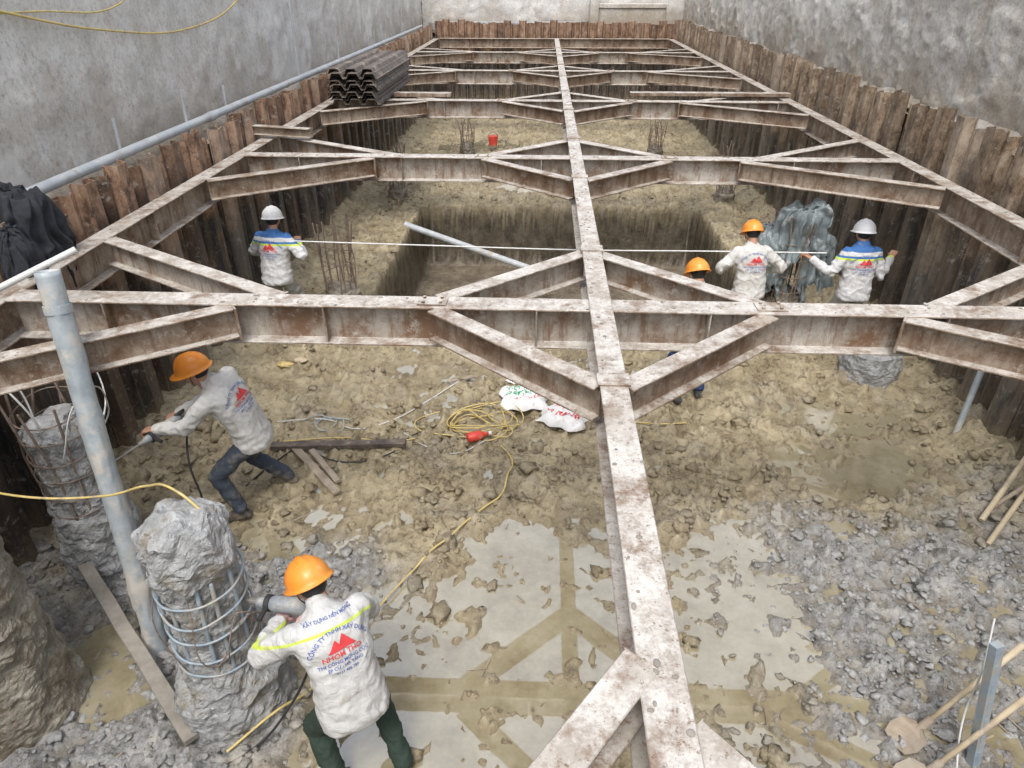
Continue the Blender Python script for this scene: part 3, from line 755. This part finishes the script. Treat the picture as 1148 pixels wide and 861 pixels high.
def project(geo,v2,f,bvh,org,ax,ay,an,mi,off=.005,arc=None):
    out=[];ok=[]
    for a,b in v2:
        if arc:
            th=a/arc;rr=arc+b
            a,b=rr*math.sin(th),rr*math.cos(th)-arc
        p=org+ax*a+ay*b+an*.6
        h,n,i,d=bvh.ray_cast(p,-an)
        ok.append(h is not None);out.append((h+an*off) if h is not None else p)
    ff=[q for q in f if all(ok[i] for i in q)]
    geo.add(out,ff,mi)
def sack(x,y,yaw,L,Wd,seed,lines):
    e=empty('white_cement_sack',(x,y,max(H(x,y),0)+.03),yaw)
    g=Geo();n=30;v=[];f=[]
    for s in (1,-1):
        for i in range(n+1):
            for j in range(n+1):
                a=i/n*2-1;b=j/n*2-1
                h=.075*((1-a**4)*(1-b**4))**.6
                nz=(noise.fractal(Vector((a*2+seed,b*2,s)),1,2,4)*.05+abs(noise.noise(Vector((a*3+seed,b*3,0))))*.05)*(1-a**6)*(1-b**6)
                v.append((a*L/2*(1-.05*b*b)+.025*math.sin(b*5+seed),b*Wd/2*(1-.10*a*a)+.02*math.sin(a*7),.03+s*h*(1 if s>0 else .35)+nz))
    N=(n+1)**2
    for s in range(2):
        for i in range(n):
            for j in range(n):
                q=(s*N+i*(n+1)+j,s*N+(i+1)*(n+1)+j,s*N+(i+1)*(n+1)+j+1,s*N+i*(n+1)+j+1)
                f.append(q if s==0 else q[::-1])
    g.add(v,f);o=g.obj('sack_body',M['sack'],e,smooth=True)
    bvh=BVHTree.FromPolygons([Vector(q) for q in g.v],g.f)
    d=Geo()
    for s,size,off,mi in lines:
        tv2,tf2=tm(s,size);project(d,[(a,b+off) for a,b in tv2],tf2,bvh,Vector((0,0,0)),Vector((1,0,0)),Vector((0,1,0)),Vector((0,0,1)),mi,.008)
    d.obj('printing',[M['print_green'],M['logo_red']],e)
sack(-.14,6.50,.12,.52,.48,1,[('VIET NAM',.085,.10,0),('CEMENT',.11,.0,0),('PCB 40 - 50 KG',.05,-.10,1)])
sack(.30,6.12,-.45,.50,.38,4,[('BAO BI',.09,.07,1),('XI MANG',.095,-.04,1)])
def blob(name,loc,r,mat,seed,amp=.35,yaw=0):
    g=Geo();g.ell((0,0,0),r[0],r[1],r[2],28,18)
    g.v=[tuple(Vector(p)*(1+amp*noise.fractal(Vector(p)*(2.2/max(r))+Vector((seed,0,0)),1,2,4))) for p in g.v]
    o=g.obj(name,mat,smooth=True);o.location=loc;o.rotation_euler[2]=yaw;return o
blob('discarded_glove',(-3.1,7.2,.08),(.10,.05,.03),M['yellow'],3)
blob('discarded_glove',(-2.95,7.32,.08),(.08,.05,.03),M['wood_pale'],5)
blob('plastic_scrap',(-.25,6.95,.06),(.10,.05,.015),M['sack'],9,.6)
blob('plastic_scrap',(1.05,6.55,.06),(.07,.05,.012),M['sack'],12,.6)
blob('plastic_scrap',(2.4,7.3,.06),(.08,.04,.012),M['sack'],14,.6)
e=empty('red_fuel_bottle',(-.60,5.72,.13),.4)
g=Geo();g.loft([(Vector((x,0,0)),Vector((0,1,0)),Vector((0,0,1)),a,b) for x,a,b in ((-.11,.045,.04),(-.10,.055,.05),(.03,.055,.05),(.06,.04,.035),(.08,.018,.018),(.12,.018,.018))],16)
g.obj('bottle_body',M['red'],e,smooth=True);g=Geo();g.cyl((.12,0,0),(.15,0,0),.022);g.obj('bottle_cap',M['white'],e)
e=empty('red_bucket',(-1.35,19.5,.15))
g=Geo();g.cyl((0,0,0),(0,0,.24),.11,.14,20);g.obj('bucket_body',M['red'],e);cable('bucket_handle',[(-.14,0,.24),(0,.05,.34),(.14,0,.24)],.008,M['darksteel'],e)
def drape(name,cx,cy,hw,hd,ztop,drop,mat,seed,fold=.05,fr=6,crum=.05,topn=.22):
    A=np.linspace(-1,1,110);a,b=np.meshgrid(A,A)
    rr=np.sqrt(a*a+b*b);th=np.arctan2(b,a)
    down=ss(.40,1.05,rr)*drop*(.65+.7*vn(th*1.6+9,rr*0+seed,seed))
    saw=1-2*abs(np.mod(th*fr/6.283+.3*np.sin(th*2+seed),1)-.5)
    flare=np.minimum(rr,.60)+.22*np.maximum(rr-.60,0)+(fold*(saw-.5)*1.6+fold*.5*np.sin(th*fr*2.3+2))*ss(.35,.9,rr)
    k=np.where(rr>1e-6,flare/np.maximum(rr,1e-6),1)
    x=cx+a*k*hw/.62;y=cy+b*k*hd/.62
    z=ztop-down+topn*(fbm(a*2.2+seed,b*2.2,seed,4)-.5)
    rd=lambda u,v,s_:(1-2*abs(fbm(u,v,s_,2)-.5))
    x=x+crum*(rd(z*4,th*2.0,seed+3)-.7);y=y+crum*(rd(z*4+9,th*2.0,seed+4)-.7);z=z+crum*.8*(rd(a*4+3,b*4,seed+8)-.7)
    o=gridmesh(name,x,y,z,mat,{});s=o.modifiers.new('s','SOLIDIFY');s.thickness=.006;return o
drape('black_jacket',-4.02,5.05,.22,.20,2.76,.62,M['blackcloth'],3,.14,6,.09)
drape('black_jacket',-3.92,4.72,.12,.14,2.56,.35,M['blackcloth'],8,.12,5,.06)
drape('grey_tarpaulin',3.36,8.72,.34,.27,1.66,.85,M['tarp'],12,.13,9,.10,.45)
drape('grey_tarpaulin',2.98,8.70,.26,.22,1.38,.8,M['tarp'],17,.14,8,.09,.40)
drape('grey_tarpaulin',3.60,8.62,.18,.18,1.30,.6,M['tarp'],29,.14,7,.08,.3)

# ------------------------------------------------------------ people
def hand_mesh():
    g=Geo()
    K=[(-.033,.080,.033,.020,.017),(-.011,.088,.042,.026,.021),(.011,.089,.045,.028,.022),(.032,.084,.040,.026,.020)]
    for x,y,l1,l2,l3 in K:
        g.capsule((x*.65,.005,0),(x,y,0),.016,.0125,10)
        p=Vector((x,y,0));ang=0
        for l,da,r in ((l1,R(38),.0105),(l2,R(62),.0092),(l3,R(38),.0080)):
            ang+=da;q=p+Vector((x*.04,math.cos(ang)*l,-math.sin(ang)*l));g.capsule(p,q,r,r*.93,10);p=q
    g.capsule((.020,.018,-.006),(.050,.048,-.022),.015,.0125,10)
    g.capsule((.050,.048,-.022),(.052,.080,-.042),.0118,.0105,10)
    g.capsule((.052,.080,-.042),(.036,.098,-.058),.0102,.0085,10)
    g.capsule((0,-.05,0),(0,.015,0),.025,.026,12)
    o=remesh(g,'hand_template',M['skin'],.0045,2);me=o.data;bpy.data.objects.remove(o);return me
def head_mesh():
    g=Geo()
    g.ell((0,-.008,.02),.076,.095,.098,24,16);g.ell((0,.030,-.035),.058,.062,.070,20,14)
    g.ell((0,.072,-.088),.026,.020,.018,14,10)
    g.capsule((0,.088,.005),(0,.108,-.028),.009,.014,10)
    g.ell((-.013,.098,-.031),.010,.011,.008,10,8);g.ell((.013,.098,-.031),.010,.011,.008,10,8)
    g.capsule((-.045,.068,.022),(.045,.068,.022),.014,.014,10)
    g.ell((-.022,.084,-.058),.020,.010,.007,10,8);g.ell((.022,.084,-.058),.020,.010,.007,10,8);g.ell((0,.088,-.059),.018,.012,.010,10,8)
    for s in (-1,1):
        g.ell((s*.078,-.005,-.005),.010,.020,.032,12,10)
        g.ell((s*.045,.055,-.025),.024,.026,.024,12,10)
    g.capsule((0,-.02,-.16),(0,-.008,-.03),.056,.052,16)
    o=remesh(g,'head_template',M['skin'],.006,2);me=o.data;bpy.data.objects.remove(o);return me
HAND=hand_mesh();HEAD=head_mesh()
HANDG=HAND.copy();HANDG.materials.clear();HANDG.materials.append(M['glove'])
def helmet_geo():
    g=Geo();seg=48;v=[];f=[];n=12
    for k in range(n+1):
        a=math.pi/2*k/n
        for i in range(seg):
            t=2*math.pi*i/seg;x=.122*math.sin(a)*math.cos(t);y=.145*math.sin(a)*math.sin(t);z=.128*math.cos(a)
            rid=.010*math.exp(-(x/.018)**2)+.006*math.exp(-((abs(x)-.045)/.010)**2)
            z+=rid*(math.cos(a)**.5 if k<n else 0);v.append((x,y,z))
    for e_,dz in ((.008,-.008),(.022,-.016),(.030,-.020)):
        for i in range(seg):
            t=2*math.pi*i/seg;fr=max(0,math.sin(t))**2*1.6+.55
            v.append(((.122+e_*fr*.9)*math.cos(t),(.145+e_*fr)*math.sin(t),dz*(1+.3*max(0,math.sin(t)))))
    for k in range(n+3):
        for i in range(seg):
            j=(i+1)%seg;f.append((k*seg+i,(k+1)*seg+i,(k+1)*seg+j,k*seg+j))
    g.add(v,f);return g
HG=helmet_geo()
def ik(a,b,l1,l2,pole):
    a=Vector(a);b=Vector(b);d=b-a;L=min(d.length,(l1+l2)*.995);dn=d.normalized();b=a+dn*L
    x=(l1*l1-l2*l2+L*L)/(2*L);h=math.sqrt(max(0,l1*l1-x*x));p=Vector(pole);p=(p-dn*p.dot(dn)).normalized()
    return a+dn*x+p*h,b
def qz(a,b,c,t):return a*(1-t)**2+b*2*t*(1-t)+c*t*t
def worker(loc,yaw,pel,chest,neck,head,hp,hy,Lh,Rh,Lf,Rf,jk,tr,hel,handm='skin',lean=0,logo=1,poleL=(-.8,-.2,-.7),poleR=(.8,-.2,-.7),seed=0,tw=0):
    e=empty('construction_worker',loc,yaw)
    pel,chest,neck,head=map(Vector,(pel,chest,neck,head))
    Rt=Vector((math.cos(tw),math.sin(tw),0));Rp=Vector((1,0,0))
    D=[(-.30,.186,.152),(-.20,.194,.158),(-.08,.188,.150),(.08,.178,.138),(.28,.174,.132),(.48,.188,.138),(.66,.203,.140),(.80,.195,.128),(.90,.145,.105),(.97,.082,.080),(1.04,.064,.068),(1.10,.062,.066)]
    secs=[]
    for t,rx,ry in D:
        if t<0:
            dirn=((chest-pel).normalized()+Vector((0,0,.8))).normalized();c=pel+dirn*t*.50
        else:
            c=qz(pel,chest*1.0,neck,t)if t<=1 else neck+(neck-chest).normalized()*(t-1)*.5
            dirn=((qz(pel,chest,neck,min(1,t+.05))-qz(pel,chest,neck,max(0,t-.05)))).normalized()
        r=Rp.lerp(Rt,max(0,min(1,t))).normalized();r=(r-dirn*r.dot(dirn)).normalized();fw=dirn.cross(r)*1.0
        secs.append((c,r,fw,rx,ry))
    g=Geo();g.loft(secs,28,power=2.3)
    up=(neck-chest).normalized();r=(Rt-up*Rt.dot(up)).normalized()
    shc=neck-up*.095
    S={'L':shc-r*.170,'R':shc+r*.170}
    g.capsule(S['L']+r*.05,S['R']-r*.05,.066,.066,14)
    hands={}
    for k,hh,po in (('L',Lh,poleL),('R',Rh,poleR)):
        el,wr=ik(S[k],hh,.285,.255,po)
        g.capsule(S[k],el,.074,.056,16);g.capsule(el,wr,.057,.042,16);g.capsule(wr-(wr-el).normalized()*.02,wr,.045,.045,16)
        hands[k]=(el,wr)
    jo=remesh(g,'jacket',M[jk],.0115,5,e)
    me=jo.data;spd=(neck-pel).normalized()
    nrm=[v.normal.copy() for v in me.vertices]
    s=[]
    for v,nn in zip(me.vertices,nrm):
        p=v.co
        el=min((p-hands['L'][0]).length,(p-hands['R'][0]).length)
        w=.008+.008*math.exp(-(el/.12)**2)
        q=Vector((p.x*6,p.y*6,p.z*12))+Vector((seed*3.1,0,0))
        d=noise.noise(q+Vector((noise.noise(p*6),0,noise.noise(p*5+Vector((4,0,0)))))*2)
        d2=1-abs(noise.noise(Vector((p.x*12+p.z*9,p.y*11,p.z*10-p.x*8))+Vector((seed,0,0))))*2.4
        d3=1-abs(noise.noise(Vector((p.x*5-p.z*6,p.y*5,p.z*7+p.x*6))+Vector((seed,7,0))))*3
        s.append((p-pel).dot(spd))
        v.co=p+nn*(d*w*1.5+max(0,d2-.2)*w*.8+max(0,d3)*w*.9)
    me.update()
    at=me.attributes.new('s','FLOAT','POINT');at.data.foreach_set('value',s)
    g=Geo();b=Geo();rr=Vector((1,0,0))
    secp=[(pel+Vector((0,0,z)),rr,Vector((0,1,0)),a,c) for z,a,c in ((.02,.13,.095),(-.06,.155,.110),(-.12,.158,.112),(-.17,.12,.09))]
    g.loft(secp,24)
    for k,ft in (('L',Lf),('R',Rf)):
        sx=-1 if k=='L' else 1
        hip=pel+Vector((sx*.080,0,-.08));an=Vector((ft[0],ft[1],.10+(ft[3] if len(ft)>3 else 0)))
        fa=ft[2];fd=Vector((-math.sin(fa),math.cos(fa),0))
        kn,an=ik(hip,an,.41,.40,(sx*.12-math.sin(fa)*.6,1,0))
        g.capsule(hip,kn,.092,.070,18);g.capsule(kn,an+Vector((0,0,.03)),.070,.058,18)
        b.capsule(kn.lerp(an,.50),an,.056,.050,14);b.capsule(an+Vector((0,0,-.05))-fd*.045,an+Vector((0,0,-.055))+fd*.15,.045,.042,14);b.capsule(an,an+fd*.08+Vector((0,0,-.035)),.045,.04,14)
    po=remesh(g,'trousers',M[tr],.0135,4,e)
    for v in po.data.vertices:
        p=v.co;v.co=p+v.normal*(noise.noise(Vector((p.x*9+seed,p.y*9,p.z*16)))*.012+max(0,.4-abs(noise.noise(Vector((p.x*9,p.y*9,p.z*24+seed)))*2))*.02)*(1 if p.z<pel.z-.15 else .2)
    bo=remesh(b,'boots',M['boot'],.012,3,e)
    for v in bo.data.vertices:v.co.z=max(v.co.z,.0)
    for k in 'LR':
        el,wr=hands[k];y=(wr-el).normalized();z=Vector((0,0,1)) if abs(y.z)<.8 else Vector((0,1,0))
        x=y.cross(z).normalized();z=x.cross(y)
        mm=Matrix(((x.x,y.x,z.x,0),(x.y,y.y,z.y,0),(x.z,y.z,z.z,0),(0,0,0,1)))
        o=bpy.data.objects.new('hand_'+('left' if k=='L' else 'right'),HANDG if handm=='glove' else HAND);COL.objects.link(o)
        o.parent=e;o.matrix_local=Matrix.Translation(wr+y*.035)@mm@Matrix.Diagonal((1 if k=='L' else -1,1,1,1))
    HM=Matrix.Translation(head)@Matrix.Rotation(hy,4,'Z')@Matrix.Rotation(-hp,4,'X')
    o=bpy.data.objects.new('head',HEAD);COL.objects.link(o);o.parent=e;o.matrix_local=HM
    g=Geo();g.capsule(neck-up*.03,head+HM.to_3x3()@Vector((0,-.015,-.05)),.060,.054,16);g.obj('neck',M['skin'],e,smooth=True)
    g=Geo();g.ell((0,-.020,.018),.082,.096,.092,24,16)
    hobj=g.obj('hair',M['hair'],e,smooth=True);hobj.matrix_local=HM@Matrix.Translation((0,-.006,.004))
    g=Geo()
    for s_ in (-1,1):
        g.ell((s_*.030,.083,.003),.012,.007,.006,12,8,0);g.capsule((s_*.018,.092,.022),(s_*.045,.082,.024),.0035,.0025,8,0)
    g.capsule((-.020,.099,-.059),(.020,.099,-.059),.003,.003,8,1)
    f_=g.obj('facial_features',[M['eye'],M['lip']],e,smooth=True);f_.matrix_local=HM
    ho=HG.obj('safety_helmet',M[hel],e,smooth=True);ho.matrix_local=HM@Matrix.Translation((0,-.004,.040))@Matrix.Rotation(R(4),4,'X')
    so=ho.modifiers.new('s','SOLIDIFY');so.thickness=.004
    cable('chin_strap',[tuple(HM@Vector(q)) for q in ((-.084,.0,.03),(-.074,.03,-.05),(0,.062,-.112),(.074,.03,-.05),(.084,0,.03))],.0035,M['black'],e)
    if logo:
        bvh=BVHTree.FromPolygons([v.co for v in me.vertices],[tuple(p.vertices) for p in me.polygons])
        md=(neck-pel).normalized();ax=(r-md*r.dot(md)).normalized();bk=ax.cross(md)
        if bk.y>0:bk=-bk
        org=qz(pel,chest,neck,.55)
        d=Geo()
        for a,b_,c_ in (((-.075,-.005),(-.02,.055),(.015,-.005)),((-.02,-.005),(.025,.075),(.085,-.005))):
            vv,ff=tri_grid(a,b_,c_,9);project(d,vv,ff,bvh,org,ax,md,bk,0,.006+.002*(a[0]>-.05))
        vv,ff=tm('NHOM THO',.040);project(d,[(a,b_-.028) for a,b_ in vv],ff,bvh,org,ax,md,bk,0,.006)
        vv,ff=tm('CÔNG TY TNHH XÂY DỰNG',.030);project(d,[(a,b_) for a,b_ in vv],ff,bvh,org+md*.10,ax,md,bk,1,.006,arc=.19)
        for q,(tx,s_) in enumerate((('THI CÔNG MÓNG CỌC',.026),('ÉP CỪ - HẠ TẦNG',.024),('0123 456 789',.022))):
            vv,ff=tm(tx,s_);project(d,[(a,b_-.062-q*.029) for a,b_ in vv],ff,bvh,org,ax,md,bk,1,.006)
        if seed==1:
            vv,ff=tm('XÂY DỰNG NỀN MÓNG',.024);project(d,[(a,b_+.17) for a,b_ in vv],ff,bvh,org,ax,md,bk,1,.006)
        d.obj('back_print',[M['logo_red'],M['logo_blue']],e)
    return e
worker((-.99,2.31,H(-.99,2.31)),R(38),(0,0,.84),(0,.10,1.12),(0,.27,1.27),(0,.375,1.33),R(38),R(10),(-.19,.55,.97),(.04,.43,1.00),(-.17,-.02,R(10)),(.20,-.12,R(-15)),'jk_grey','tr_green','hel_o','glove',poleR=(1,-.25,-.1),poleL=(-1,.1,-.5),seed=1)
worker((-2.46,4.74,H(-2.5,4.74)),R(96),(0,0,.82),(0,.08,1.12),(0,.24,1.31),(0,.33,1.40),R(20),R(0),(-.20,.66,.98),(.06,.56,.98),(-.22,.16,R(15)),(.24,-.16,R(-5)),'jk_grey2','tr_navy','hel_o','skin',seed=2,logo=1,tw=R(-22),poleR=(.5,-.6,-.8))
worker((-3.34,8.05,H(-3.34,8.05)),R(-8),(0,0,.91),(0,.04,1.20),(0,.09,1.41),(0,.13,1.53),R(15),R(10),(-.24,.35,1.05),(.25,.22,1.22),(-.12,0,R(8)),(.14,.06,R(-8)),'jk_blue','tr_grey','hel_w','skin',seed=3)
worker((1.70,6.6,H(1.70,6.6)),R(10),(0,0,.87),(0,.06,1.16),(0,.16,1.34),(0,.22,1.44),R(35),0,(-.2,.4,1.0),(.2,.4,1.0),(-.13,0,R(8)),(.15,.08,R(-8)),'jk_grey','tr_blue','hel_o','skin',seed=4)
worker((2.60,8.0,H(2.60,8.0)),R(5),(0,0,.88),(0,.05,1.17),(0,.13,1.36),(0,.19,1.47),R(30),0,(-.28,.30,1.0),(.30,.25,.98),(-.14,0,R(8)),(.16,.04,R(-8)),'jk_grey2','tr_grey','hel_o','skin',seed=5)
worker((3.86,7.95,H(3.86,7.95)),R(3),(0,0,.91),(0,.03,1.20),(0,.07,1.41),(0,.12,1.53),R(15),R(-5),(-.50,.18,1.18),(.42,.15,1.20),(-.14,0,R(8)),(.16,.04,R(-8)),'jk_blue','tr_grey','hel_w','skin',seed=6,poleL=(-.3,-.2,-.9),poleR=(.3,-.2,-.9))

def drill(rear,tip):
    rear=Vector(rear);tip=Vector(tip);y=(tip-rear);L=y.length;y.normalize()
    x=y.cross(Vector((0,0,1))).normalized();z=x.cross(y)
    e=empty('demolition_hammer');mm=Matrix(((x.x,y.x,z.x,rear.x),(x.y,y.y,z.y,rear.y),(x.z,y.z,z.z,rear.z),(0,0,0,1)));e.matrix_world=mm
    g=Geo()
    g.capsule((0,.06,0),(0,.26,0),.052,.048,18);g.capsule((0,.26,0),(0,.36,0),.042,.030,18)
    g.capsule((0,.10,-.05),(0,.14,-.02),.04,.045,14)
    o=remesh(g,'motor_housing',M['drillbody'],.006,2,e)
    g=Geo();g.capsule((0,-.06,-.055),(0,-.06,.055),.015,.015,12);g.capsule((0,-.06,.055),(0,.05,.04),.014,.018,12);g.capsule((0,-.06,-.055),(0,.05,-.04),.014,.018,12)
    g.obj('rear_handle',M['black'],e,smooth=True)
    g=Geo();g.cyl((0,.37,0),(0,.42,0),.026,.022,16);g.cyl((0,.42,0),(0,L,0),.011,.009,12);g.obj('chisel_bit',M['bit'],e)
    g=Geo();g.cyl((0,.30,0),(-.13,.30,0),.014,.016,12);g.cyl((0,.285,0),(0,.315,0),.05,.05,18);g.obj('side_handle',M['black'],e)
    return e
drill((-1.26,2.70,1.01),(-1.75,2.76,1.00))
drill((-3.00,4.70,.98),(-3.30,4.15,.92))
cable('black_cable',[(-1.22,2.70,.98),(-1.3,2.6,.7),(-1.5,2.5,.3),(-1.7,2.4,.08),(-1.9,2.25,.06)],.009,M['black'])
cable('black_cable',[(-2.98,4.73,.95),(-2.9,4.45,.7),(-2.85,4.4,.4),(-2.9,4.5,.1),(-2.6,5.2,.07),(-2.4,5.6,.07)],.009,M['black'])

# ------------------------------------------------------------ light
wd=bpy.data.worlds.new('World');SC.world=wd;wd.use_nodes=True
nt=wd.node_tree;bg=nt.nodes['Background'];sky=nt.nodes.new('ShaderNodeTexSky');sky.sky_type='NISHITA';sky.sun_disc=False
EL,AZ=R(62),R(188)
sky.sun_elevation=EL;sky.sun_rotation=AZ;sky.dust_density=4;sky.air_density=1.2
hs=nt.nodes.new('ShaderNodeHueSaturation');hs.inputs['Saturation'].default_value=.45;hs.inputs['Value'].default_value=1.7
nt.links.new(sky.outputs[0],hs.inputs['Color']);nt.links.new(hs.outputs[0],bg.inputs['Color']);bg.inputs['Strength'].default_value=.15
sl=bpy.data.lights.new('sun','SUN');sl.energy=1.5;sl.angle=R(16);sl.color=(1,.985,.96)
so=bpy.data.objects.new('sun',sl);COL.objects.link(so)
dv=Vector((math.sin(AZ)*math.cos(EL),math.cos(AZ)*math.cos(EL),math.sin(EL)))
so.rotation_euler=dv.to_track_quat('Z','Y').to_euler();so.location=dv*30
# ------------------------------------------------------------ camera
cam=bpy.data.cameras.new('camera');cam.lens=24.0;cam.sensor_width=36;cam.clip_start=.05;cam.clip_end=1000
co=bpy.data.objects.new('camera',cam);COL.objects.link(co);co.location=(0,0,4.2);co.rotation_euler=(R(59),0,R(2.44));SC.camera=co
SC.view_settings.view_transform='Standard';SC.view_settings.look='None';SC.view_settings.exposure=0
